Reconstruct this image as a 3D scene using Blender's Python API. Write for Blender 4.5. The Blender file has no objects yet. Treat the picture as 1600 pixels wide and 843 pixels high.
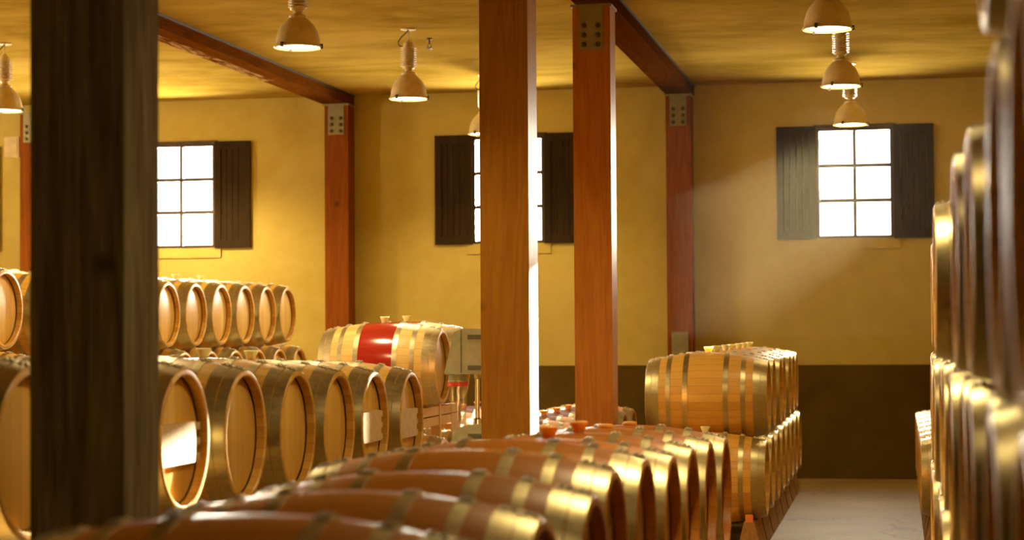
import bpy, bmesh, math, random
from mathutils import Vector, Matrix
PI = math.pi
random.seed(7)
S = bpy.context.scene
COL = S.collection

# ------------------------------------------------------------------ materials
def new_mat(name):
    m = bpy.data.materials.new(name); m.use_nodes = True
    nt = m.node_tree; b = nt.nodes['Principled BSDF']
    return m, nt, b

class G:
    """tiny node-graph helper"""
    def __init__(s, nt): s.nt = nt
    def n(s, t, **kw):
        x = s.nt.nodes.new(t)
        for k, v in kw.items(): setattr(x, k, v)
        return x
    def l(s, a, b): s.nt.links.new(a, b)
    def set(s, sock, v):
        if hasattr(v, 'links'): s.l(v, sock)
        else: sock.default_value = v
    def math(s, op, a, b=0.0, c=None):
        x = s.n('ShaderNodeMath', operation=op)
        s.set(x.inputs[0], a); s.set(x.inputs[1], b)
        if c is not None: s.set(x.inputs[2], c)
        return x.outputs[0]
    def mix(s, f, a, b, blend='MIX'):
        x = s.n('ShaderNodeMix', data_type='RGBA', blend_type=blend)
        s.set(x.inputs[0], f)
        s.set(x.inputs[6], a if hasattr(a, 'links') else (*a, 1))
        s.set(x.inputs[7], b if hasattr(b, 'links') else (*b, 1))
        return x.outputs[2]
    def ramp(s, f, stops):
        x = s.n('ShaderNodeValToRGB'); e = x.color_ramp.elements
        while len(e) < len(stops): e.new(.5)
        for q, (p, c) in zip(e, stops):
            q.position = p; q.color = (*c, 1) if len(c) == 3 else c
        s.set(x.inputs[0], f)
        return x.outputs[0]
    def coord(s, scale=(1, 1, 1), loc=(0, 0, 0), rot=(0, 0, 0), out='Object'):
        t = s.n('ShaderNodeTexCoord'); m = s.n('ShaderNodeMapping')
        m.inputs['Scale'].default_value = scale; m.inputs['Location'].default_value = loc
        m.inputs['Rotation'].default_value = rot
        s.l(t.outputs[out], m.inputs[0]); return m.outputs[0]
    def noise(s, vec, scale=5, detail=4, rough=.55, dist=0.0):
        x = s.n('ShaderNodeTexNoise'); s.l(vec, x.inputs['Vector'])
        x.inputs['Scale'].default_value = scale; x.inputs['Detail'].default_value = detail
        x.inputs['Roughness'].default_value = rough; x.inputs['Distortion'].default_value = dist
        return x.outputs[0]
    def bump(s, h, b, strength=.3, dist=.01):
        x = s.n('ShaderNodeBump'); x.inputs['Strength'].default_value = strength
        x.inputs['Distance'].default_value = dist
        s.l(h, x.inputs['Height']); s.l(x.outputs[0], b.inputs['Normal'])

def stucco(name, c1, c2, rough=.85, big=.45, stretch=(1, 1, 1)):
    m, nt, b = new_mat(name); g = G(nt)
    v = g.coord(stretch)
    big_n = g.noise(v, big, 5, .6, .6)
    fine = g.noise(v, 5, 6, .65)
    col = g.ramp(g.math('ADD', g.math('MULTIPLY', big_n, .72), g.math('MULTIPLY', fine, .28)),
                 [(.34, c1), (.62, c2)])
    g.l(col, b.inputs['Base Color']); b.inputs['Roughness'].default_value = rough
    b.inputs['Specular IOR Level'].default_value = 0.0
    g.bump(g.noise(v, 22, 5, .6), b, .25, .006)
    return m

def simple(name, col, rough=.5, metal=0.0, var=.12, scale=12):
    m, nt, b = new_mat(name); g = G(nt)
    n = g.noise(g.coord(), scale, 4)
    lo = tuple(c * (1 - var) for c in col); hi = tuple(min(1, c * (1 + var)) for c in col)
    g.l(g.ramp(n, [(.3, lo), (.7, hi)]), b.inputs['Base Color'])
    b.inputs['Metallic'].default_value = metal; b.inputs['Roughness'].default_value = rough
    return m

def timber(name, c1, c2, axis='Z', rough=.6, knots=True, ring=9, spec=.12):
    """sawn beam: long grain along an axis, with knots"""
    m, nt, b = new_mat(name); g = G(nt)
    sc = {'Z': (1, 1, .07), 'Y': (1, .07, 1), 'X': (.07, 1, 1)}[axis]
    oi = g.n('ShaderNodeObjectInfo')
    t = g.n('ShaderNodeTexCoord'); add = g.n('ShaderNodeVectorMath', operation='ADD')
    r = g.math('MULTIPLY', oi.outputs['Random'], 37.0)
    g.l(t.outputs['Object'], add.inputs[0]); g.l(r, add.inputs[1])
    mp = g.n('ShaderNodeMapping'); mp.inputs['Scale'].default_value = sc; g.l(add.outputs[0], mp.inputs[0])
    v = mp.outputs[0]
    base = g.noise(v, 5, 3, .5, .4)
    rings = g.math('FRACT', g.math('MULTIPLY', base, ring))
    rings = g.math('PINGPONG', rings, .5)
    fib = g.noise(v, 60, 3, .6)
    f = g.math('ADD', g.math('MULTIPLY', rings, .55), g.math('MULTIPLY', fib, .65))
    col = g.ramp(f, [(.12, c1), (.85, c2)])
    if knots:
        vo = g.n('ShaderNodeTexVoronoi'); g.l(add.outputs[0], vo.inputs['Vector'])
        vo.inputs['Scale'].default_value = 2.6
        kn = g.ramp(vo.outputs['Distance'], [(.03, (1, 1, 1)), (.13, (0, 0, 0))])
        col = g.mix(g.math('MULTIPLY', kn, .65), col, tuple(x * .35 for x in c1))
    g.l(col, b.inputs['Base Color']); b.inputs['Roughness'].default_value = rough
    b.inputs['Specular IOR Level'].default_value = spec
    g.bump(f, b, .25, .004)
    return m

def oak(name, c1, c2, band=None, radial=True, rough=.36, nst=34):
    """barrel staves running along local X; the barrel axis sits .35 above the origin"""
    m, nt, b = new_mat(name); g = G(nt)
    t = g.n('ShaderNodeTexCoord'); sp = g.n('ShaderNodeSeparateXYZ'); g.l(t.outputs['Object'], sp.inputs[0])
    oi = g.n('ShaderNodeObjectInfo')
    zz = g.math('SUBTRACT', sp.outputs['Z'], .35)
    if radial:
        u = g.math('MULTIPLY', g.math('ADD', g.math('ARCTAN2', sp.outputs['Y'], zz), PI), nst / (2 * PI))
    else:
        u = g.math('MULTIPLY', g.math('ADD', sp.outputs['Y'], 1.0), 12.0)
    idn = g.math('ADD', g.math('FLOOR', u), g.math('MULTIPLY', oi.outputs['Random'], 91.0))
    wn = g.n('ShaderNodeTexWhiteNoise', noise_dimensions='1D'); g.l(idn, wn.inputs['W'])
    fr = g.math('FRACT', u)
    seam = g.math('LESS_THAN', g.math('PINGPONG', fr, .5), .022)
    cmb = g.n('ShaderNodeCombineXYZ')
    if radial:
        g.l(g.math('MULTIPLY', sp.outputs['X'], 2.0), cmb.inputs[0])
        g.l(u, cmb.inputs[1]); g.l(idn, cmb.inputs[2])
    else:
        g.l(g.math('MULTIPLY', zz, 2.0), cmb.inputs[0])
        g.l(u, cmb.inputs[1]); g.l(idn, cmb.inputs[2])
    grain = g.noise(cmb.outputs[0], 3.5, 5, .65, .3)
    f = g.math('ADD', g.math('MULTIPLY', wn.outputs['Value'], .55), g.math('MULTIPLY', grain, .5))
    col = g.ramp(f, [(.15, c1), (.8, c2)])
    if band:
        edge = g.math('LESS_THAN', g.math('ABSOLUTE', g.math('ADD', sp.outputs['X'],
                 g.math('MULTIPLY', g.math('SUBTRACT', grain, .5), .01))), .152)
        stain = g.mix(g.math('MULTIPLY', f, .6), band, tuple(x * .55 for x in band))
        col = g.mix(g.math('MULTIPLY', edge, .995 if band[0] > .2 else .9), col, stain)
        if band[0] > .2: g.l(g.math('SUBTRACT', rough, g.math('MULTIPLY', edge, .2)), b.inputs['Roughness'])
    col = g.mix(g.math('MULTIPLY', oi.outputs['Random'], .22), col, tuple(x * .7 for x in c1))
    col = g.mix(g.math('MULTIPLY', seam, .5), col, tuple(x * .25 for x in c1))
    g.l(col, b.inputs['Base Color'])
    if not b.inputs['Roughness'].is_linked: b.inputs['Roughness'].default_value = rough
    g.bump(grain, b, .08, .004)
    return m

def hoop_metal(name, col, rough=.24):
    m, nt, b = new_mat(name); g = G(nt)
    v = g.coord((2, 14, 14))
    n = g.noise(v, 4, 5, .6)
    g.l(g.ramp(n, [(.3, tuple(c * .78 for c in col)), (.7, col)]), b.inputs['Base Color'])
    b.inputs['Metallic'].default_value = 1
    g.l(g.math('ADD', g.math('MULTIPLY', n, .18), rough - .06), b.inputs['Roughness'])
    return m

def emitter(name, col, strength):
    m, nt, b = new_mat(name)
    b.inputs['Base Color'].default_value = (*col, 1)
    b.inputs['Emission Color'].default_value = (*col, 1)
    b.inputs['Emission Strength'].default_value = strength
    return m

def window_glass(name):
    m = bpy.data.materials.new(name); m.use_nodes = True
    nt = m.node_tree; nt.nodes.clear(); g = G(nt)
    o = g.n('ShaderNodeOutputMaterial'); mx = g.n('ShaderNodeMixShader')
    tr = g.n('ShaderNodeBsdfTransparent'); gl = g.n('ShaderNodeBsdfGlossy')
    gl.inputs['Roughness'].default_value = .02
    mx.inputs[0].default_value = .06
    g.l(tr.outputs[0], mx.inputs[1]); g.l(gl.outputs[0], mx.inputs[2]); g.l(mx.outputs[0], o.inputs[0])
    return m

M = {}
M['wall'] = stucco('ochre_plaster', (.45, .328, .066), (.56, .43, .12))
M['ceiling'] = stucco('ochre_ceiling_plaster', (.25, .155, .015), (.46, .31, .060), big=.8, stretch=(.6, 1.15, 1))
M['plinth'] = stucco('dark_concrete', (.085, .048, .010), (.12, .074, .016), big=.9)
def floor_mat():
    m, nt, b = new_mat('worn_concrete_floor'); g = G(nt)
    v = g.coord()
    n = g.noise(v, .8, 6, .6, .4); n2 = g.noise(v, 9, 5, .65)
    col = g.ramp(g.math('ADD', g.math('MULTIPLY', n, .7), g.math('MULTIPLY', n2, .3)),
                 [(.3, (.22, .135, .038)), (.68, (.36, .24, .078))])
    vo = g.n('ShaderNodeTexVoronoi', feature='DISTANCE_TO_EDGE')
    wv = g.n('ShaderNodeVectorMath', operation='ADD')
    nn = g.n('ShaderNodeTexNoise'); g.l(v, nn.inputs['Vector']); nn.inputs['Scale'].default_value = 1.6
    nn.inputs['Detail'].default_value = 6
    g.l(v, wv.inputs[0]); g.l(nn.outputs['Color'], wv.inputs[1]); g.l(wv.outputs[0], vo.inputs['Vector'])
    vo.inputs['Scale'].default_value = .42
    crack = g.math('LESS_THAN', vo.outputs['Distance'], .006)
    col = g.mix(g.math('MULTIPLY', crack, .55), col, (.09, .06, .03))
    sp = g.ramp(g.noise(v, 30, 2, .5), [(.72, (0, 0, 0)), (.76, (1, 1, 1))])
    col = g.mix(g.math('MULTIPLY', sp, .35), col, (.12, .08, .04))
    g.l(col, b.inputs['Base Color']); b.inputs['Roughness'].default_value = .62
    g.bump(n2, b, .12, .006)
    return m
M['floor'] = floor_mat()
M['post'] = timber('red_fir_post', (.36, .125, .008), (.56, .25, .018), rough=.38, spec=.6)
M['wall_post'] = timber('dark_red_wall_post', (.16, .038, .004), (.27, .078, .008), rough=.7, spec=.05)
M['rear_post'] = timber('red_brown_rear_post', (.30, .09, .006), (.47, .175, .012), rough=.4, spec=.3)
M['grey_post'] = timber('weathered_grey_fir', (.045, .033, .016), (.28, .225, .13), rough=.9, spec=.05)
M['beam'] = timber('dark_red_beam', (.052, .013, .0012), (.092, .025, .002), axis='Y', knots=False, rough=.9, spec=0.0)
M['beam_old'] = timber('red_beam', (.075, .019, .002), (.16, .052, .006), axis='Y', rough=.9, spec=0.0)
def splinter(m):
    nt = m.node_tree; g = G(nt); b = nt.nodes['Principled BSDF']
    base = b.inputs['Base Color'].links[0].from_socket
    t = g.n('ShaderNodeTexCoord'); sp = g.n('ShaderNodeSeparateXYZ'); g.l(t.outputs['Object'], sp.inputs[0])
    inx = g.math('LESS_THAN', sp.outputs['X'], -.02)
    iny = g.math('LESS_THAN', g.math('ABSOLUTE', g.math('ADD', sp.outputs['Y'], 4.9)), 2.4)
    v = g.coord((14, 1.4, 14))
    n = g.ramp(g.noise(v, 2.0, 6, .7), [(.46, (0, 0, 0)), (.56, (1, 1, 1))])
    f = g.math('MULTIPLY', g.math('MULTIPLY', inx, iny), n)
    g.l(g.mix(g.math('MULTIPLY', f, .8), base, (.42, .27, .10)), b.inputs['Base Color'])
splinter(M['beam_old'])
M['shutter'] = timber('dark_brown_shutter', (.022, .012, .004), (.045, .025, .008), knots=False, rough=.8)
M['frame'] = simple('dark_bronze_frame', (.06, .035, .016), .45, .3)
M['plate'] = simple('grey_green_steel', (.27, .23, .11), .55, .35)
M['bolt'] = simple('dark_bolt', (.12, .09, .045), .4, .8)
M['glass'] = window_glass('window_pane')
M['oak'] = oak('barrel_oak', (.56, .275, .034), (.78, .47, .10))
M['oak_deep'] = oak('barrel_oak_deep', (.44, .138, .006), (.61, .238, .020))  # same oak, with the foreground row's dimmer light put into the colour
M['oak_red'] = oak('barrel_oak_red_band', (.70, .42, .11), (.86, .62, .24), band=(.42, .003, .006))
M['oak_wine'] = oak('barrel_oak_wine_stained', (.46, .24, .12), (.64, .38, .2), band=(.10, .02, .035), rough=.75)
M['oak_wine'].node_tree.nodes['Principled BSDF'].inputs['Specular IOR Level'].default_value = .15
M['head'] = oak('barrel_head_oak', (.60, .33, .055), (.78, .49, .115), radial=False)
M['hoop'] = hoop_metal('galvanised_hoop', (.62, .53, .29), .33)
M['hoop_pale'] = hoop_metal('pale_hoop', (.72, .60, .36), .36)
M['clip'] = simple('hoop_joint_steel', (.66, .58, .40), .38, .8)
M['bung_white'] = simple('cream_silicone', (.90, .78, .48), .45)
M['bung_amber'] = simple('amber_silicone', (.80, .34, .07), .4)
for k_ in ('bung_white', 'bung_amber'):
    p_ = M[k_].node_tree.nodes['Principled BSDF']; p_.inputs['Subsurface Weight'].default_value = .8
    p_.inputs['Subsurface Radius'].default_value = (.05, .04, .025); p_.inputs['Subsurface Scale'].default_value = 1.0
M['board'] = simple('bare_pine', (.60, .42, .20), .6, scale=30)
M['rack_wood'] = timber('rack_timber', (.26, .13, .04), (.44, .25, .09), axis='Y', knots=False, rough=.7)
M['rack_pine'] = timber('pale_rack_timber', (.66, .40, .12), (.82, .56, .22), knots=False, rough=.6)
M['rack_steel'] = simple('rack_steel', (.14, .11, .07), .5, .6)
M['wedge'] = simple('orange_wedge', (.70, .16, .02), .5)
M['lamp_shade'] = simple('spun_aluminium_shade', (.70, .55, .27), .45, .0)
M['lamp_body'] = simple('ribbed_aluminium', (.70, .56, .30), .42, .0)
M['lamp_dark'] = simple('dark_cord', (.05, .03, .015), .6)
M['lamp_lens'] = emitter('lit_lens', (1.0, .80, .46), 14.0)
M['machine'] = simple('grey_green_enamel', (.33, .34, .24), .45)
M['machine_dark'] = simple('slot_dark', (.10, .10, .07), .5)
M['red_ring'] = simple('red_rubber', (.62, .05, .02), .4)
M['steel'] = simple('bright_steel', (.70, .66, .55), .22, 1.0)
M['clear'] = window_glass('clear_plastic')
M['clear'].node_tree.nodes['Mix Shader'].inputs[0].default_value = .16
M['wall_box'] = simple('beige_plastic', (.58, .43, .2), .6)

# ------------------------------------------------------------------ geometry helpers
def box(bm, x0, x1, y0, y1, z0, z1):
    v = [bm.verts.new(p) for p in ((x0,y0,z0),(x1,y0,z0),(x1,y1,z0),(x0,y1,z0),(x0,y0,z1),(x1,y0,z1),(x1,y1,z1),(x0,y1,z1))]
    for f in ((3,2,1,0),(4,5,6,7),(0,1,5,4),(1,2,6,5),(2,3,7,6),(3,0,4,7)): bm.faces.new([v[i] for i in f])
    return v

def lathe(bm, prof, segs=32, axis='Z', c=(0,0,0), closed=False):
    """prof: (radius, position along axis)"""
    rings = []
    for r, h in prof:
        if r < 1e-6:
            p = (h,0,0) if axis == 'X' else ((0,h,0) if axis == 'Y' else (0,0,h))
            rings.append([bm.verts.new((p[0]+c[0], p[1]+c[1], p[2]+c[2]))])
            continue
        ring = []
        for i in range(segs):
            a = 2*PI*i/segs; u, w = r*math.cos(a), r*math.sin(a)
            p = (h,u,w) if axis == 'X' else ((w,h,u) if axis == 'Y' else (u,w,h))
            ring.append(bm.verts.new((p[0]+c[0], p[1]+c[1], p[2]+c[2])))
        rings.append(ring)
    prs = list(zip(rings, rings[1:])) + ([(rings[-1], rings[0])] if closed else [])
    for a, b in prs:
        n = max(len(a), len(b))
        for i in range(n):
            j = (i+1) % n
            fs = [a[i % len(a)], a[j % len(a)], b[j % len(b)], b[i % len(b)]]
            u = []
            for q in fs:
                if q not in u: u.append(q)
            if len(u) > 2: bm.faces.new(u)

def tube(bm, pts, r, segs=8, cap=True):
    pts = [Vector(p) for p in pts]; rings = []
    up = Vector((0,0,1))
    for i, p in enumerate(pts):
        d = (pts[min(i+1, len(pts)-1)] - pts[max(i-1, 0)]).normalized()
        a = d.cross(up)
        if a.length < .05: a = d.cross(Vector((1,0,0)))
        a.normalize(); b = d.cross(a)
        rings.append([bm.verts.new(p + a*r*math.cos(2*PI*k/segs) + b*r*math.sin(2*PI*k/segs)) for k in range(segs)])
    for a, b in zip(rings, rings[1:]):
        for k in range(segs):
            bm.faces.new((a[k], a[(k+1)%segs], b[(k+1)%segs], b[k]))
    if cap: bm.faces.new(rings[0]); bm.faces.new(rings[-1])

def prism(bm, poly, y0, y1, plane='XZ'):
    def P(a, b, t): return (a, t, b) if plane == 'XZ' else ((t, a, b) if plane == 'YZ' else (a, b, t))
    A = [bm.verts.new(P(a, b, y0)) for a, b in poly]; B = [bm.verts.new(P(a, b, y1)) for a, b in poly]
    bm.faces.new(A); bm.faces.new(B[::-1])
    n = len(poly)
    for i in range(n): bm.faces.new((A[i], A[(i+1)%n], B[(i+1)%n], B[i]))

def mesh_of(name, bm, mat, smooth=None, bevel=0):
    if bevel:
        es = [e for e in bm.edges if len(e.link_faces) == 2 and e.calc_face_angle(0) > .5]
        bmesh.ops.bevel(bm, geom=es, offset=bevel, segments=2, affect='EDGES', profile=.6, clamp_overlap=True)
    bmesh.ops.recalc_face_normals(bm, faces=bm.faces)
    me = bpy.data.meshes.new(name); bm.to_mesh(me); bm.free()
    me.materials.append(mat)
    if smooth is not None:
        me.polygons.foreach_set('use_smooth', [True]*len(me.polygons))
        me.set_sharp_from_angle(angle=math.radians(smooth))
    return me

def link(name, me, parent=None, loc=(0,0,0), rz=0):
    o = bpy.data.objects.new(name, me); COL.objects.link(o)
    o.location = loc; o.rotation_euler = (0,0,rz)
    if parent: o.parent = parent
    return o

def obj(name, bm, mat, parent=None, smooth=None, bevel=0, loc=(0,0,0)):
    return link(name, mesh_of(name, bm, mat, smooth, bevel), parent, loc)

def thing(name, label, cat, loc=(0,0,0), group=None):
    o = bpy.data.objects.new(name, None); COL.objects.link(o); o.empty_display_size = .1
    o.location = loc; o['label'] = label; o['category'] = cat
    if group: o['group'] = group
    return o

def struct(o): o['kind'] = 'structure'; return o
def B(): return bmesh.new()

def dup(root, name, loc, label, group=None, skip=()):
    r = root.copy(); r.name = name; COL.objects.link(r); r.location = loc; r['label'] = label
    if group: r['group'] = group
    for ch in list(root.children):
        if ch.name.split('.')[0] in skip: continue
        c = ch.copy(); COL.objects.link(c); c.parent = r
        for gch in list(ch.children):
            d = gch.copy(); COL.objects.link(d); d.parent = c
    return r

ORD = ['first','second','third','fourth','fifth','sixth','seventh','eighth','ninth','tenth','eleventh','twelfth','thirteenth','fourteenth','fifteenth']

# ------------------------------------------------------------------ room shell
CEIL, WALLY = 4.45, 22.6
XL, XR, YF = -13.5, 1.62, -4.0
WIN = [(-.46, 'window_1'), (-4.415, 'window_2'), (-8.40, 'window_3'), (-11.60, 'window_4')]
WW, WZ0, WZ1 = .425, 2.69, 3.925          # half width, sill, head

def wall_grid(name, us, vs, holes, to3, thick, mat):
    """slab with rectangular holes; to3(u, v, t) maps to 3-D, t = 0 inside, thick outside"""
    bm = B(); cache = {}
    def V(u, v, t):
        k = (round(u,4), round(v,4), t)
        if k not in cache: cache[k] = bm.verts.new(to3(u, v, t))
        return cache[k]
    def solid(i, j):
        if not (0 <= i < len(us)-1 and 0 <= j < len(vs)-1): return False
        cu, cv = (us[i]+us[i+1])/2, (vs[j]+vs[j+1])/2
        return not any(a < cu < b and c < cv < d for a, b, c, d in holes)
    for i in range(len(us)-1):
        for j in range(len(vs)-1):
            if not solid(i, j): continue
            a, b, c, d = us[i], us[i+1], vs[j], vs[j+1]
            for t in (0, thick): bm.faces.new((V(a,c,t), V(b,c,t), V(b,d,t), V(a,d,t)))
            for (di, dj), (p, q) in {(-1,0):((a,c),(a,d)), (1,0):((b,c),(b,d)), (0,-1):((a,c),(b,c)), (0,1):((a,d),(b,d))}.items():
                if not solid(i+di, j+dj):
                    bm.faces.new((V(*p,0), V(*q,0), V(*q,thick), V(*p,thick)))
    return struct(obj(name, bm, mat))

holes = [(x-WW, x+WW, WZ0, WZ1) for x, _ in WIN]
us = sorted({XL-.3, XR+.3, *[h[0] for h in holes], *[h[1] for h in holes]})
wall_grid('wall_back', us, [0, WZ0, WZ1, CEIL], holes, lambda u, v, t: (u, WALLY+t, v), .14, M['wall'])
bm = B(); box(bm, XR, XR+.3, YF, WALLY, 0, CEIL); struct(obj('wall_right', bm, M['wall']))
LWIN = [(15.4, 'window_5'), (19.3, 'window_6')]          # left wall windows beyond the frame, inferred from shadows, added as light source
wall_grid('wall_left', sorted([YF, WALLY] + [y-WW for y, _ in LWIN] + [y+WW for y, _ in LWIN]), [0, WZ0, WZ1, CEIL],
          [(y-WW, y+WW, WZ0, WZ1) for y, _ in LWIN], lambda u, v, t: (XL-t, u, v), .14, M['wall'])
for y, nm in LWIN:
    bm = B(); fw = .035; a, b_ = XL-.06, XL+.012
    box(bm, a, b_, y-WW, y-WW+fw, WZ0, WZ1); box(bm, a, b_, y+WW-fw, y+WW, WZ0, WZ1)
    box(bm, a, b_, y-WW+fw, y+WW-fw, WZ1-fw, WZ1); box(bm, a, b_, y-WW+fw, y+WW-fw, WZ0, WZ0+fw)
    box(bm, a+.01, b_-.004, y-.019, y+.019, WZ0+fw, WZ1-fw)
    for z in (WZ0+.43, WZ0+.82): box(bm, a+.01, b_-.004, y-WW+fw, y-.019, z-.02, z+.02); box(bm, a+.01, b_-.004, y+.019, y+WW-fw, z-.02, z+.02)
    w = struct(obj(nm, bm, M['frame'], bevel=.003))
    bm = B(); box(bm, XL-.026, XL-.020, y-WW+.01, y+WW-.01, WZ0+.01, WZ1-.01); obj('pane', bm, M['glass'], w)
bm = B(); box(bm, XL-.3, XR+.3, YF-.3, YF, 0, CEIL); struct(obj('wall_front', bm, M['plinth']))
bm = B(); box(bm, XL-.3, XR+3.5, YF-.3, WALLY+.14, -.2, 0); struct(obj('floor', bm, M['floor']))
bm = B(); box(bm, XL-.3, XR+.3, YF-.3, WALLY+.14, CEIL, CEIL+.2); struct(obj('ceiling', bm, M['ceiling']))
bm = B(); box(bm, XL, XR, WALLY-.02, WALLY, 0, 1.27); struct(obj('trim_1', bm, M['plinth'], bevel=.006))
# windows with two open shutters each
def shutter_mesh(w, h):
    bm = B(); t = .04
    st = .075
    box(bm, -w/2, -w/2+st, -t, 0, 0, h); box(bm, w/2-st, w/2, -t, 0, 0, h)
    box(bm, -w/2+st, w/2-st, -t, 0, 0, .095); box(bm, -w/2+st, w/2-st, -t, 0, h-.095, h)
    n = 4; iw = (w-2*st)/n
    for i in range(n):
        x0 = -w/2+st+i*iw
        box(bm, x0+.003, x0+iw-.003, -t+.012, -.006, .09, h-.09)
    return mesh_of('shutter', bm, M['shutter'], bevel=.004)
SHUT = shutter_mesh(.442, 1.27)
for x, nm in WIN:
    bm = B(); y0, y1 = WALLY-.012, WALLY+.06
    fw = .035
    box(bm, x-WW, x-WW+fw, y0, y1, WZ0, WZ1); box(bm, x+WW-fw, x+WW, y0, y1, WZ0, WZ1)
    box(bm, x-WW+fw, x+WW-fw, y0, y1, WZ1-fw, WZ1); box(bm, x-WW+fw, x+WW-fw, y0, y1, WZ0, WZ0+fw*.7)
    box(bm, x-.019, x+.019, y0+.004, y1-.01, WZ0+fw*.7, WZ1-fw)
    hh = (WZ1-WZ0-fw*1.7)/3
    for k in (1, 2):
        z = WZ0+fw*.7+hh*k
        for a, b in ((x-WW+fw, x-.019), (x+.019, x+WW-fw)): box(bm, a, b, y0+.004, y1-.01, z-.020, z+.020)
    w = struct(obj(nm, bm, M['frame'], bevel=.003))
    bm = B(); box(bm, x-WW+.01, x+WW-.01, WALLY+.02, WALLY+.026, WZ0+.01, WZ1-.01); obj('pane', bm, M['glass'], w)
    bm = B(); box(bm, x-WW-.03, x+WW+.03, WALLY-.035, WALLY, WZ1, WZ1+.035); obj('window_head', bm, M['frame'], w, bevel=.004)
    bm = B(); box(bm, x-WW-.07, x+WW+.07, WALLY-.02, WALLY, WZ0-.125, WZ0-.01); obj('window_sill', bm, M['wall'], w, bevel=.006)
    link('shutter', SHUT, w, (x-WW-.222, WALLY-.002, WZ0-.012)); link('shutter', SHUT, w, (x+WW+.222, WALLY-.002, WZ0-.012))

# ------------------------------------------------------------------ posts, beams
def gusset(parent, w, y, ztop, h=.34, pw=.19):
    bm = B(); box(bm, -pw/2, pw/2, y-.012, y, ztop-h, ztop)
    p = obj('bracket_plate', bm, M['plate'], parent, bevel=.003)
    for r in range(3):
        for s in (-1, 1):
            bm = B(); z = ztop - h*(.44 + .22*r)
            lathe(bm, [(0, y-.030), (.010, y-.029), (.014, y-.022), (.014, y-.019), (.022, y-.018), (.022, y-.012)], 12, 'Y', (s*pw*.29, 0, z))
            obj('bolt', bm, M['bolt'], p, smooth=40)

def make_post(x, y, w, d, mat, label, top=4.305, base=0.0, plate=True, group='timber posts carrying the ceiling beams', base_plate=False):
    t = thing('timber_post', label, 'post', (x, y, base), group)
    bm = B(); box(bm, -w/2, w/2, -d/2, d/2, 0.0 if not base_plate else .012, top-base); obj('post', bm, mat, t, bevel=.006)
    bm = B(); box(bm, -w/2-.014, w/2+.014, -d/2-.014, d/2+.014, top-base, top-base+.02); obj('cap_plate', bm, M['plate'], t, bevel=.002)
    if plate: gusset(t, w, -d/2, top-base)
    if base_plate:
        bm = B(); box(bm, -w*.33, w*.33, -d/2-.012, -d/2, .05, .36); bp = obj('base_bracket', bm, M['plate'], t, bevel=.003)
        bm = B(); box(bm, -w/2-.01, w/2+.01, -d/2-.01, d/2, 0, .012); obj('base_plate', bm, M['plate'], t)
    return t
make_post(-2.405, 5.725, .297, .285, M['grey_post'], 'large dark timber post nearest the camera at left, grey weathered right side')
make_post(-2.352, 12.05, .302, .30, M['post'], 'orange-brown timber post in the middle with its top above the picture')
make_post(-2.356, 15.65, .300, .285, M['rear_post'], 'orange-brown timber post with bolted steel plate, behind the middle post', top=4.235)
WP = [(-2.407, 'wall post between the middle window and the right window'), (-6.395, 'wall post between the left window and the middle window'),
      (-10.19, 'dark red wall post at far left behind the nearest post')]
for x, lab in WP:
    # concrete pier at the foot, timber above
    make_post(x, 22.44, .283, .28, M['wall_post'], 'dark red timber ' + lab, base=1.29, base_plate=True)
    bm = B(); box(bm, x-.17, x+.17, 22.28, WALLY-.02, 0, 1.29); struct(obj('trim_2', bm, M['plinth'], bevel=.008))

def make_beam(x, label, mat, w=.295):
    t = thing('ceiling_beam', label, 'beam', (x, 22.59, 4.325), 'ceiling beams running to the window wall')
    L = 22.59-YF-.02
    bm = B(); box(bm, -w/2, w/2, -L, -.0, 0, CEIL-4.325-.012); obj('timber', bm, mat, t, bevel=.006)
    bm = B(); box(bm, w/2, w/2+.012, -L, 0, .100, CEIL-4.325-.002); obj('steel_edge', bm, M['frame'], t)
    return t
make_beam(-2.40, 'dark red ceiling beam above the middle posts, right of the two seen', M['beam'])
make_beam(-6.41, 'red ceiling beam with splintered underside, left of the two seen', M['beam_old'])

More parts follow.
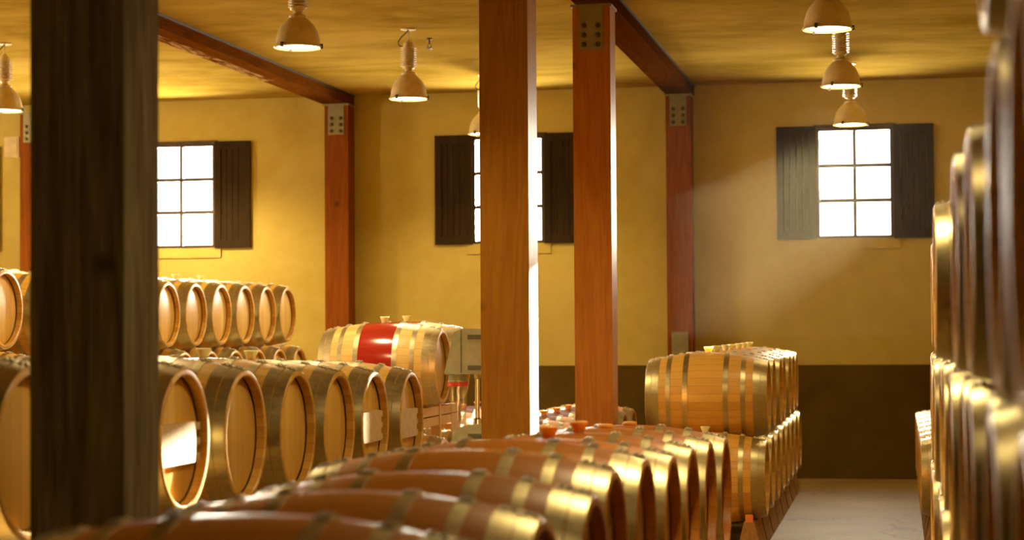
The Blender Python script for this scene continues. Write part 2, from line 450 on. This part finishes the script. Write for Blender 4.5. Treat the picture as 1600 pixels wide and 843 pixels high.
# ------------------------------------------------------------------ high-bay lamps
def make_lamp():
    t = thing('pendant_lamp', 'x', 'lamp', (0,0,0), 'industrial pendant lamps')   # origin at the reflector mouth
    bm = B(); R = .173
    prof = [(R+.006, .004), (R+.010, .010), (R+.002, .018), (R-.006, .030), (R-.010, .07), (R-.024, .12), (R-.046, .165), (R-.078, .20), (.072, .222), (.060, .226)]
    inner = [(r-.006, h-.002) for r, h in prof[::-1]]
    lathe(bm, prof + inner, 40, closed=True); obj('shade', bm, M['lamp_shade'], t, smooth=40)
    bm = B(); lathe(bm, [(0, .014), (R-.015, .014), (R-.012, .019), (0, .019)], 32); obj('lens', bm, M['lamp_lens'], t, smooth=30)
    for k in range(3):
        a = PI/2*.4 + k*2*PI/3; bm = B()
        box(bm, -.009, .009, -.008, .012, -.006, .03)
        bmesh.ops.transform(bm, matrix=Matrix.Rotation(a, 4, 'Z') @ Matrix.Translation((0, R+.004, 0)), verts=bm.verts)
        obj('clip', bm, M['lamp_dark'], t)
    bm = B(); lathe(bm, [(0,.220), (.066,.220), (.068,.240), (.050,.252), (.034,.258), (.034,.278), (.056,.288), (.060,.304), (0,.304)], 28); obj('neck', bm, M['lamp_shade'], t, smooth=35)
    bm = B(); pr = [(0, .300)]
    for k in range(9):
        z = .302 + k*.0208
        pr += [(.050, z), (.074, z+.003), (.074, z+.009), (.050, z+.012)]
    pr += [(.050, .49), (0, .49)]
    lathe(bm, pr, 28); obj('ballast_housing', bm, M['lamp_body'], t, smooth=35)
    bm = B(); lathe(bm, [(0,.486), (.050,.488), (.044,.52), (.024,.535), (.020,.548), (0,.548)], 24); obj('cap', bm, M['lamp_shade'], t, smooth=35)
    bm = B(); tube(bm, [(0,0,.545), (0,0,CEIL-3.80-.008)], .006); obj('stem', bm, M['lamp_body'], t)
    bm = B(); pts = []
    P = [Vector((-.052,0,.488)), Vector((-.115,0,.49)), Vector((-.125,0,.56)), Vector((-.03,0,.59)), Vector((.002,-.012,.640))]
    for i in range(21):
        u = i/20; Q = P[:]
        while len(Q) > 1: Q = [a.lerp(b, u) for a, b in zip(Q, Q[1:])]
        pts.append(Q[0])
    tube(bm, pts, .0055); obj('cord', bm, M['lamp_dark'], t, smooth=60)
    bm = B(); lathe(bm, [(0, .638), (.064, .638), (.070, .643), (.070, .6495), (0, .6495)], 28); obj('ceiling_plate', bm, M['lamp_shade'], t, smooth=30)
    return t
LAMPS = []
lamp0 = None
LROW = {-.47: 'right', -4.38: 'middle', -8.35: 'left'}
LY = [14.25, 17.68, 21.08]
LLAB = {(-.47,0): 'nearest of the three lamps hanging in line at right', (-.47,1): 'middle one of the three lamps hanging in line at right',
        (-.47,2): 'farthest of the three lamps at right, overlapping the bright window top', (-4.38,0): 'large lamp at top left whose housing is cut by the picture top',
        (-4.38,1): 'lamp left of the middle post, with full ribbed housing and ceiling shadow', (-4.38,2): 'lamp half hidden behind the middle post above the middle window',
        (-8.35,1): 'lamp at the left picture edge, above the beige wall box', (-8.35,2): 'lamp behind the large dark post, beside the left window'}
for x in LROW:
    for k, y in enumerate(LY):
        if (x, k) not in LLAB: continue
        lab = 'aluminium industrial pendant ' + LLAB[(x, k)]
        if lamp0 is None:
            lamp0 = make_lamp(); lamp0.location = (x, y, 3.80); lamp0['label'] = lab
        else: dup(lamp0, 'pendant_lamp', (x, y, 3.80), lab)
        LAMPS.append((x, y))
for x, y in ((-.47, 10.82), (-4.38, 10.82), (-.47, 7.39), (-.47, 3.96)):     # unseen lamps added as light sources, carrying the rows on towards the camera
    if True:
        dup(lamp0, 'pendant_lamp', (x, y, 3.80), 'aluminium industrial pendant lamp overhead, nearer than the ones in view (%s row)' % LROW[x]); LAMPS.append((x, y))

for y in (14.25, 10.82):  # unseen lamps added to brighten the left side
    dup(lamp0, 'pendant_lamp', (-8.35, y, 3.80), 'aluminium industrial pendant lamp overhead at far left, outside the view'); LAMPS.append((-8.35, y))

# sprinkler, wall box
t = thing('sprinkler_head', 'small dark ceiling sprinkler right of the lamp by the middle post', 'sprinkler', (-4.33, 18.3, CEIL-.105))
bm = B(); lathe(bm, [(0,.104), (.030,.104), (.026,.094), (.008,.09), (.008,.05), (0,.05)], 16); obj('body', bm, M['lamp_dark'], t, smooth=35)
bm = B(); lathe(bm, [(0,0), (.012,.002), (.034,.006), (.034,.009), (0,.012)], 16); obj('deflector', bm, M['lamp_dark'], t)
for s in (-1,1):
    bm = B(); tube(bm, [(s*.008,0,.055), (s*.02,0,.035), (s*.004,0,.010)], .004, 6); obj('frame_arm', bm, M['lamp_dark'], t)
bm = B(); prism(bm, [(0,0), (.15,0), (.235,.035), (.235,.19), (.15,.26), (0,.26)][:2] + [(.15,.26), (0,.26)], -.15, 0)
bm.free(); bm = B()
v = [bm.verts.new(p) for p in ((-.13,-.16,.01), (.06,-.16,0), (.12,0,.02), (-.13,0,.02), (-.13,-.16,.255), (.06,-.16,.255), (.13,0,.235), (-.13,0,.235))]
for f in ((3,2,1,0),(4,5,6,7),(0,1,5,4),(1,2,6,5),(2,3,7,6),(3,0,4,7)): bm.faces.new([v[i] for i in f])
t = thing('wall_box', 'small beige box mounted high on the back wall at far left', 'wall box', (-10.47, WALLY-.002, 3.80))
obj('housing', bm, M['wall_box'], t, bevel=.006)
bm = B(); box(bm, -.11, .04, -.166, -.160, .03, .23); obj('front_panel', bm, M['wall_box'], t, bevel=.002)
bm = B(); tube(bm, [(-9.55, 17.68, CEIL-.012), (-10.9, 17.68, CEIL-.012)], .012)
o = obj('ceiling_conduit', bm, M['lamp_dark']); o['label'] = 'thin dark conduit across the ceiling at far left'; o['category'] = 'conduit'

# ------------------------------------------------------------------ barrels
RB, RH, HL = .35, .285, .475
def rad(x): return RB - (RB-RH)*(abs(x)/HL)**2
def barrel_body(mat):
    bm = B(); pr = [(.259, -HL+.040), (.259, -HL+.004), (.263, -HL), (.280, -HL), (.2855, -HL+.004)]
    n = 16
    for i in range(1, n): x = -HL + 2*HL*i/n; pr.append((rad(x), x))
    pr += [(r, -x) for r, x in pr[4::-1]]
    lathe(bm, pr, 48, 'X', (0,0,.35)); return mesh_of('staves', bm, mat, smooth=40)
def hoop_mesh(a, b):
    """a..b measured inwards from the +X end"""
    bm = B(); x0, x1 = HL-b, HL-a; n = 4; e = .0026
    out = [(rad(x0+(x1-x0)*i/n)+e, x0+(x1-x0)*i/n) for i in range(n+1)]
    inn = [(r-e*1.3, x) for r, x in out[::-1]]
    lathe(bm, out + inn, 48, 'X', (0,0,.35), closed=True)
    return mesh_of('hoop', bm, M['hoop'], smooth=40)
def joint_mesh(a, b):
    """riveted overlap of a hoop on top of the barrel"""
    bm = B(); x0, x1 = HL-b, HL-a; xc = (x0+x1)/2; n = 5
    r = rad(xc); sl = -2*(RB-RH)*xc/HL**2
    for k in range(-n, n):
        a0, a1 = k*.018, (k+1)*.018
        vs = []
        for an in (a0, a1):
            for xx in (x0+.001, x1-.001):
                for rr in (.0022, .0062):
                    R_ = rad(xx)+rr; vs.append(bm.verts.new((xx, R_*math.sin(an), .35+R_*math.cos(an))))
        for f in ((1,3,7,5),(0,1,5,4),(2,3,7,6)): bm.faces.new([vs[i] for i in f])
        if k == -n: bm.faces.new([vs[i] for i in (0,2,3,1)])
        if k == n-1: bm.faces.new([vs[i] for i in (4,6,7,5)])
    for an in (-.055, .055):
        for xx in ((x0*.7+x1*.3), (x0*.3+x1*.7)):
            R_ = rad(xx)
            bm2 = B(); lathe(bm2, [(0, .0125), (.005, .0115), (.0078, .006), (.0078, .002)], 8)
            mt = Matrix.Translation((xx, R_*math.sin(an), .35+R_*math.cos(an))) @ Matrix.Rotation(-an, 4, 'X')
            bmesh.ops.transform(bm2, matrix=mt, verts=bm2.verts)
            tmp = bpy.data.meshes.new('t'); bm2.to_mesh(tmp); bm2.free(); bm.from_mesh(tmp); bpy.data.meshes.remove(tmp)
    return mesh_of('hoop_joint', bm, M['clip'], smooth=40)
HOOPS = [(.004, .050), (.054, .108), (.166, .202), (.298, .338)]
HM = [hoop_mesh(*h) for h in HOOPS]; JM = [joint_mesh(*h) for h in HOOPS]
def head_mesh():
    bm = B(); lathe(bm, [(0, HL-.066), (.262, HL-.066), (.262, HL-.050), (.250, HL-.044), (0, HL-.044)], 48, 'X', (0,0,.35))
    return mesh_of('head', bm, M['head'], smooth=30)
HEAD = head_mesh()
def bung_mesh(kind):
    bm = B(); z = .70
    if kind == 'flat': lathe(bm, [(.030, z-.006), (.036, z+.004), (.034, z+.013), (.022, z+.016), (0, z+.016)], 20)
    else: lathe(bm, [(.022, z-.006), (.026, z+.016), (.036, z+.034), (.037, z+.042), (.033, z+.046), (.016, z+.042), (0, z+.042)], 20)
    return bm
BUNG = {'white': mesh_of('bung', bung_mesh('tall'), M['bung_white'], 40), 'amber': mesh_of('bung', bung_mesh('tall'), M['bung_amber'], 40),
        'flat': mesh_of('bung', bung_mesh('flat'), M['bung_amber'], 40)}
def board_mesh():
    bm = B(); box(bm, HL-.044, HL-.016, -.255, .175, .255, .42)
    return mesh_of('head_board', bm, M['board'], bevel=.003)
BOARD = board_mesh()
bm = B(); box(bm, HL-.040, HL-.018, .170, .215, -.015, .015); PEG = mesh_of('peg', bm, M['board'], bevel=.002)
BODY = {'oak': barrel_body(M['oak']), 'deep': barrel_body(M['oak_deep']), 'red': barrel_body(M['oak_red']), 'wine': barrel_body(M['oak_wine'])}

def make_barrel(kind):
    t = thing('wine_barrel', 'x', 'barrel')
    link('staves', BODY[kind], t)
    for rz in (0, PI):
        link('head', HEAD, t, rz=rz)
        for h, j in zip(HM, JM):
            o = link('hoop', h, t, rz=rz); link('hoop_joint', j, o)
    return t
PROTO = {}
def barrel(x, y, axis_z, label, group, kind='oak', bung=None, board=False, roll=0.0, yaw=0.0):
    """x, y, axis_z: centre of the barrel"""
    loc = (x, y, axis_z-.35)
    if kind not in PROTO:
        r = PROTO[kind] = make_barrel(kind); r.location = loc; r['label'] = label; r['group'] = group
        extra = []
    else:
        r = dup(PROTO[kind], 'wine_barrel', loc, label, group, skip=('bung', 'head_board'))
    r.rotation_euler = (0, 0, yaw)
    if bung: link('bung', BUNG[bung], r)
    if board:
        b = link('head_board', BOARD, r)
        for z in (.275, .338, .40): link('peg', PEG, b, (0,0,z))
    return r

# --- foreground row (heads towards the aisle)
gA = 'oak barrels in the foreground row'
A = [(3.92,1.262,-.83), (4.66,1.250,-.83), (5.36,1.247,-.812), (6.06,1.266,-.855), (6.77,1.256,-.848), (7.47,1.221,-.835), (8.18,1.206,-.833), (8.94,1.188,-.83), (9.75,1.161,-.83)]
Abung = [None, None, None, None, None, 'amber', 'amber', 'flat', 'flat']
Alab = ['oak barrel closest to the camera at the bottom edge, cut by the frame'] + \
       ['oak barrel in the foreground row, %s back from the closest one' % ORD[i] for i in range(4)] + \
       ['foreground row oak barrel with amber bung beside the middle post', 'foreground row oak barrel with amber bung in front of the rear post',
        'foreground row oak barrel with flat bung, last but one before the stack', 'foreground row oak barrel farthest back, directly before the stacked barrels']
for (y, zt, x), bu, lab in zip(A, Abung, Alab): barrel(x-HL, y, zt-.288, lab, gA, kind='deep', bung=bu)

# --- second row left of it, facing the same way
gB = 'oak barrels in the second row at left'
Bv = [(6.15,1.586,0,None), (7.575,1.549,1,'white'), (8.332,1.528,0,'white'), (9.106,1.508,0,'white'), (9.818,1.489,0,'white'), (10.525,1.471,1,None), (11.35,1.452,1,None)]
Blab = ['shadowed oak barrel in the left corner, left of the dark post', 'oak barrel with a bright pale board on its head, right of the dark post',
        'oak barrel with plain honey-coloured head, second right of the dark post', 'oak barrel with brightly lit plain head, third right of the dark post',
        'oak barrel with plain head, fourth right of the dark post', 'oak barrel with pegged board on its head, last but one in its row',
        'oak barrel with pegged board on its head, overlapping the red-banded barrel']
for (y, zt, bo, bu), lab in zip(Bv, Blab): barrel(-2.8-HL, y, zt-.288, lab, gB, bung=bu, board=bool(bo))

# --- far left stack
gC = 'oak barrels in the far left stack'
C3 = [13.59, 14.42, 15.25, 16.08, 16.90, 17.61, 18.32, 19.03, 19.735, 20.44]
for i, y in enumerate(C3):
    k = len(C3)-1-i
    lab = 'oak barrel on top of the far left stack, %s from its wall end' % ORD[k] if i else 'oak barrel at the left picture edge, on top of the far left stack'
    zt = 2.15 if i == 0 else 2.115 + .004*i
    barrel(-6.4-HL, y, zt-.288, lab, gC, bung='white' if 4 <= i <= 7 else None)
for i, y in enumerate([13.99, 14.83, 15.66, 16.49, 17.255, 17.965, 18.675, 19.385, 20.09, 20.80]):
    barrel(-6.38-HL, y, 1.215, 'oak barrel in the shadowed lower tier of the far left stack, %s from the wall' % ORD[9-i], gC)

# --- two-tier stack beside the aisle
gD = 'oak barrels in the two-tier aisle stack'
for i in range(8):
    barrel(-1.0-HL, 15.4+.75*i, .54, 'oak barrel in the bottom tier of the aisle stack, ' + ('nearest the camera' if i == 0 else '%s from its near end' % ORD[i]), gD, bung='white' if i == 0 else None)
for i in range(7):
    barrel(-1.0-HL + random.uniform(-.012,.012), 15.775+.75*i, 1.15, 'oak barrel in the top tier of the aisle stack, ' + ('whole side in view' if i == 0 else '%s from its near end' % ORD[i]), gD, bung='white')

# --- tall wall of barrels at the right edge
gE = 'oak barrels in the tall right-hand stack'
E3 = [(2.65,.155), (3.36,.157), (4.07,.20), (4.78,.162), (5.50,.150), (6.25,.175), (7.0,.19), (7.78,.137), (8.5,.19), (9.25,.19), (10.0,.19), (10.75,.185), (11.5,.185)]
for i, (y, x) in enumerate(E3):
    barrel(x+HL, y, 1.87, 'oak barrel in the third tier of the tall right-hand stack, %s from the camera' % ORD[i], gE)
E2 = [(a[0]+b[0])/2 for a, b in zip(E3, E3[1:])]
for i, y in enumerate(E2):
    barrel((.175, .16, .19, .17)[i % 4]+HL, y, 1.257, 'oak barrel in the second tier of the tall right-hand stack, %s from the camera' % ORD[i], gE)
for i, y in enumerate([2.65] + [(a+b)/2 for a, b in zip(E2, E2[1:])] + [11.5]):
    barrel((.17, .185, .165)[i % 3]+HL, y, .645, 'oak barrel in the bottom tier of the tall right-hand stack, %s from the camera' % ORD[i], gE)
barrel(.165+HL, 3.86, 2.545, 'dark oak barrel in the top right corner, highest of the right-hand stack', gE)

# --- single tier beyond it, along the right of the aisle
gF = 'oak barrels on the floor right of the aisle'
for i in range(7):
    barrel(.155+HL, 15.75+.78*i, .54, 'oak barrel on the floor right of the aisle, ' + ('nearest, with two brass hoops in view' if i == 0 else '%s behind the nearest' % ORD[i-1]), gF, bung='amber' if i < 4 else 'white')

# --- wine-stained barrels on the floor at the back
gG = 'wine-stained barrels on the floor at the back'
for i in range(7):
    barrel(-2.77-HL, 16.85+.70*i, .54, 'purple-stained barrel on the floor behind the middle posts, %s from the wall' % ORD[6-i], gG, kind='wine', bung='amber')
for i in range(5):
    barrel(-3.88-HL, 17.7+.70*i, .54, 'purple-stained barrel on the floor behind the red-banded barrels, %s from the wall' % ORD[4-i], gG, kind='wine', bung='amber')

# --- red-banded barrels on a timber rack
gH = 'barrels with a red-painted band'
for y, z, lab in ((15.30,1.405,'front barrel with a red band, on top of the pale timber rack'), (16.02,1.415,'rear barrel with a red band, mostly hidden behind the front one'),
                  (15.34,.545,'lower front barrel with a red band, under the pale timber rack'), (16.06,.545,'lower rear barrel with a red band, under the pale timber rack')):
    barrel(-3.52-HL, y, z, lab, gH, kind='red', bung='white' if z > 1 else None)
for o in bpy.data.objects:
    if o.parent and o.parent.get('group') == gH and o.name.startswith('hoop'):
        o.material_slots[0].link = 'OBJECT'; o.material_slots[0].material = M['hoop_pale']

# ------------------------------------------------------------------ racks
def row_rack(label, x_c, y0, y1, z0, z1, group=None):
    """two long rails under a row with legs; z0/z1 are the barrel undersides at y0/y1 (at the rail positions)"""
    t = thing('barrel_rack', label, 'rack', (x_c, y0, 0))
    L = y1-y0
    for s in (-1, 1):
        bm = B(); xs = s*.27
        v = box(bm, xs-.04, xs+.04, 0, L, 0, 1)
        for q in v:
            zz = z0 + (z1-z0)*(q.co.y/L)
            q.co.z = zz - (.10 if q.co.z < .5 else 0)
        obj('rail', bm, M['rack_wood'], t, bevel=.005)
        n = max(2, int(L/1.5)+1)
        if min(z0, z1) > .16:
            for k in range(n):
                y = .05 + (L-.1)*k/(n-1); zz = z0+(z1-z0)*y/L-.10
                bm = B(); box(bm, xs-.04, xs+.04, y-.045, y+.045, 0, zz); obj('leg', bm, M['rack_wood'], t, bevel=.004)
    n = max(2, int(L/1.5)+1)
    for k in range(n):
        y = .05 + (L-.1)*k/(n-1); zz = z0+(z1-z0)*y/L
        if zz > .16:
            bm = B(); box(bm, -.23, .23, y-.03, y+.03, zz-.10, zz-.02); obj('crossbar', bm, M['rack_wood'], t, bevel=.004)
    return t
dr = RB - rad(.27)          # the barrel is slimmer over the rails
row_rack('timber rack carrying the foreground row of barrels', -.83-HL, 3.7, 10.05, 1.256-.288-RB+dr, 1.155-.288-RB+dr)
row_rack('timber rack carrying the second row of barrels at left', -2.8-HL, 5.9, 11.7, 1.588-.288-RB+dr, 1.437-.288-RB+dr)
row_rack('timber rack under the far left stack', -6.38-HL, 13.3, 21.15, 1.215-RB+dr, 1.215-RB+dr)
row_rack('timber rack under the tall right-hand stack', .175+HL, 2.5, 11.9, .645-RB+dr, .645-RB+dr)
row_rack('low timber rack under the wine-stained barrels behind the posts', -2.77-HL, 16.55, 21.4, .54-RB+dr, .54-RB+dr)
row_rack('low timber rack under the wine-stained barrels behind the red-banded ones', -3.88-HL, 17.4, 20.8, .54-RB+dr, .54-RB+dr)

def saddle_stand(x_c, y, zb, side, label, group):
    """a pair of trapezoid timber blocks, hollowed for the barrel, with an orange wedge"""
    t = thing('barrel_stand', label, 'stand', (x_c, y, 0), group)
    for s in (-1, 1):
        xs = s*.355; R_ = rad(.355)+.004
        cz = zb + RB
        bm = B(); n = 10; yy = [-.33 + .66*i/n for i in range(n+1)]
        prof_t = []
        for v in yy:
            z = cz - math.sqrt(max(0, R_*R_-v*v)) if abs(v) < R_ else 1
            prof_t.append(min(z, zb+.045) - .002)
        for i in range(n):
            a, b = yy[i], yy[i+1]; za, zb_ = prof_t[i], prof_t[i+1]
            q = [(xs-.095,a,0),(xs+.095,a,0),(xs+.095,b,0),(xs-.095,b,0),(xs-.04,a,za),(xs+.04,a,za),(xs+.04,b,zb_),(xs-.04,b,zb_)]
            vv = [bm.verts.new(p) for p in q]
            fs = [(3,2,1,0),(4,5,6,7),(1,2,6,5),(3,0,4,7)]
            if i == 0: fs.append((0,1,5,4))
            if i == n-1: fs.append((2,3,7,6))
            for f in fs: bm.faces.new([vv[k] for k in f])
        bmesh.ops.remove_doubles(bm, verts=bm.verts, dist=1e-5)
        bl = obj('saddle_block', bm, M['rack_wood'], t)
        if s == side:
            bm = B(); prism(bm, [(-.325,zb+.043), (-.235,zb+.043), (-.255,zb+.085), (-.315,zb+.10)], xs-.028, xs+.028, 'YZ')
            obj('wedge', bm, M['wedge'], t)
    return t
for i in range(8):
    saddle_stand(-1.0-HL, 15.4+.75*i, .19, 1, 'timber cradle under the aisle stack, ' + ('nearest, with orange wedge' if i == 0 else '%s from its near end' % ORD[i]), 'timber cradles under the aisle stack')
for i in range(7):
    saddle_stand(.155+HL, 15.75+.78*i, .19, -1, 'timber cradle under the right floor barrels, ' + ('nearest, with orange wedge' if i == 0 else '%s behind the nearest' % ORD[i-1]), 'timber cradles right of the aisle')

# pale timber rack holding the red-banded barrels
t = thing('timber_rack', 'pale timber rack between the upper and lower red-banded barrels', 'rack', (-3.52-HL, 15.68, 0))
for xs in (-.33, .33):
    rr = rad(.33)
    for y in (-.74, -.02, .70):
        bm = B(); box(bm, xs-.035, xs+.035, y-.03, y+.03, 0, 1.10); obj('upright', bm, M['rack_pine'], t, bevel=.003)
    for z in (.93, 1.405-rr-.075):
        bm = B(); box(bm, xs-.03, xs+.03, -.80, .78, z, z+.07); obj('rail', bm, M['rack_pine'], t, bevel=.003)
for y in (-.77, .73):
    for z in (.855, 1.02):
        bm = B(); box(bm, -.36, .36, y-.02, y+.02, z, z+.05); obj('crossbar', bm, M['rack_pine'], t, bevel=.003)
for s in (-1, 1):
    bm = B(); box(bm, s*.25-.05, s*.25+.05, -.70, .72, 0, .195+RB-rad(.25)-.004); obj('floor_bearer', bm, M['rack_pine'], t, bevel=.003)

# ------------------------------------------------------------------ grey machine by the red barrels
t = thing('filling_machine', 'grey-green machine with clear funnel and red collar beside the red-banded barrel', 'machine', (-3.12, 14.75, 0))
bm = B(); prism(bm, [(-.235,1.36), (.16,1.36), (.16,1.70), (-.10,1.70), (-.155,1.675)], -.16, .16); obj('upper_housing', bm, M['machine'], t, bevel=.012)
for z in (1.39, 1.62):
    bm = B(); box(bm, -.05, .12, -.166, -.16, z, z+.035); obj('slot', bm, M['machine_dark'], t)
bm = B(); prism(bm, [(-.105,1.372), (-.097,1.372), (-.097,1.69), (-.105,1.69)], -.163, -.158); obj('panel_seam', bm, M['machine_dark'], t)
bm = B(); lathe(bm, [(0,1.36), (.070,1.36), (.070,1.31), (.076,1.308), (.076,1.30), (0,1.30)], 28, c=(-.155,-.03,0)); obj('outlet_collar', bm, M['machine'], t, smooth=35)
bm = B(); lathe(bm, [(.066,1.300), (.078,1.300), (.078,1.268), (.066,1.268)], 28, c=(-.155,-.03,0), closed=True); obj('red_collar', bm, M['red_ring'], t, smooth=35)
bm = B(); lathe(bm, [(.066,1.268), (.070,1.20), (.055,.95), (.040,.80), (.037,.80), (.052,.95), (.067,1.20), (.063,1.268)], 28, c=(-.155,-.03,0), closed=True); obj('clear_funnel', bm, M['clear'], t, smooth=40)
bm = B(); lathe(bm, [(0,1.36), (.032,1.36), (.026,1.325), (.018,1.32), (.018,1.03), (.030,1.02), (.034,.985), (0,.985)], 20, c=(.0,-.06,0)); obj('steel_rod', bm, M['steel'], t, smooth=35)
bm = B(); prism(bm, [(-.24,.12), (.16,.12), (.16,.985), (-.045,.985), (-.13,.955), (-.24,.76)], -.16, .16); obj('lower_housing', bm, M['machine'], t, bevel=.012)
bm = B(); box(bm, -.05, .12, -.166, -.16, .88, .915); obj('slot', bm, M['machine_dark'], t)
for sx in (-.15, .11):
    for sy in (-.11, .11):
        bm = B(); lathe(bm, [(0,0), (.03,0), (.03,.02), (.015,.03), (.015,.12), (0,.12)], 14, c=(sx,sy,0)); obj('foot', bm, M['machine_dark'], t, smooth=35)

# ------------------------------------------------------------------ light
def area(name, loc, rot, sx, sy, power, col, spread=PI):
    l = bpy.data.lights.new(name, 'AREA'); l.shape = 'RECTANGLE'; l.size = sx; l.size_y = sy
    l.energy = power; l.color = col; l.spread = spread
    o = bpy.data.objects.new(name, l); COL.objects.link(o); o.location = loc; o.rotation_euler = rot; return o
SKY = (1.0, .90, .70)
for x, nm in WIN:      # bright sky outside each window
    area('sky_'+nm, (x, WALLY+.35, 3.42), (-PI/2, 0, 0), 1.5, 1.7, {'window_1': 360, 'window_2': 620}.get(nm, 900), SKY, spread=math.radians(140))
POWER = {-.47: {3.96: 7, 7.39: 200, 10.82: 130, 14.25: 45, 17.68: 22, 21.08: 8},       # lamps dimmed row by row
         -4.38: {10.82: 240, 14.25: 300, 17.68: 220, 21.08: 140}, -8.35: {10.82: 350, 14.25: 400, 17.68: 420, 21.08: 420}}
for y, nm in LWIN: area('sky_'+nm, (XL-.35, y, 3.42), (0, -PI/2, 0), 1.7, 1.5, 820, (1, .86, .58))
for i, (x, y) in enumerate(LAMPS):
    l = bpy.data.lights.new('lamp_light', 'SPOT'); l.energy = POWER[x][y]; l.color = (1.0, .77, .37); l.spot_size = math.radians(162 if x < -8 else 146); l.spot_blend = .5; l.shadow_soft_size = .12
    o = bpy.data.objects.new('lamp_light', l); COL.objects.link(o); o.location = (x, y, 3.795)
sun = bpy.data.lights.new('sun', 'SUN'); sun.energy = 130; sun.angle = math.radians(.6); sun.color = (1.0, .84, .55)
o = bpy.data.objects.new('sun', sun); COL.objects.link(o)
o.rotation_euler = Vector((-.157, -1, -.175)).to_track_quat('-Z', 'Y').to_euler()
w = bpy.data.worlds.new('outdoors'); S.world = w; w.use_nodes = True
w.node_tree.nodes['Background'].inputs[0].default_value = (1, .93, .8, 1)
w.node_tree.nodes['Background'].inputs[1].default_value = 3.0

# thin haze hanging in the back of the hall
HAZE = True
if HAZE:
    m = bpy.data.materials.new('thin_haze'); m.use_nodes = True; nt = m.node_tree; nt.nodes.clear()
    o_ = nt.nodes.new('ShaderNodeOutputMaterial'); vs = nt.nodes.new('ShaderNodeVolumeScatter')
    vs.inputs['Density'].default_value = .0021; vs.inputs['Anisotropy'].default_value = .35; vs.inputs['Color'].default_value = (1, .88, .62, 1)
    nt.links.new(vs.outputs[0], o_.inputs['Volume'])
    bm = B(); box(bm, -2.2, XR-.02, 16.2, WALLY-.06, 1.6, CEIL-.14)
    h = obj('haze', bm, m); h['kind'] = 'stuff'; h['label'] = 'thin sunlit haze in the air before the back windows'; h['category'] = 'haze'

# ------------------------------------------------------------------ camera
cam = bpy.data.cameras.new('camera'); co = bpy.data.objects.new('camera', cam); COL.objects.link(co)
cam.sensor_width = 36; cam.lens = 70; cam.clip_end = 200
YAW, PITCH, ROLL = math.radians(10.97), math.radians(1.68), -.0065
co.matrix_world = Matrix.Translation((0,0,1.70)) @ Matrix.Rotation(YAW,4,'Z') @ Matrix.Rotation(PI/2+PITCH,4,'X') @ Matrix.Rotation(ROLL,4,'Z')
cam.dof.use_dof = True; cam.dof.focus_distance = 13.0; cam.dof.aperture_fstop = 2.8
S.camera = co
S.view_settings.view_transform = 'Standard'; S.view_settings.look = 'None'
S.view_settings.exposure = 0.2; S.view_settings.gamma = 1.0; S.view_settings.use_curve_mapping = False
S.cycles.use_denoising = True
S.cycles.max_bounces = 10; S.cycles.diffuse_bounces = 5; S.cycles.glossy_bounces = 4; S.cycles.transparent_max_bounces = 12
S.cycles.sample_clamp_indirect = 6.0
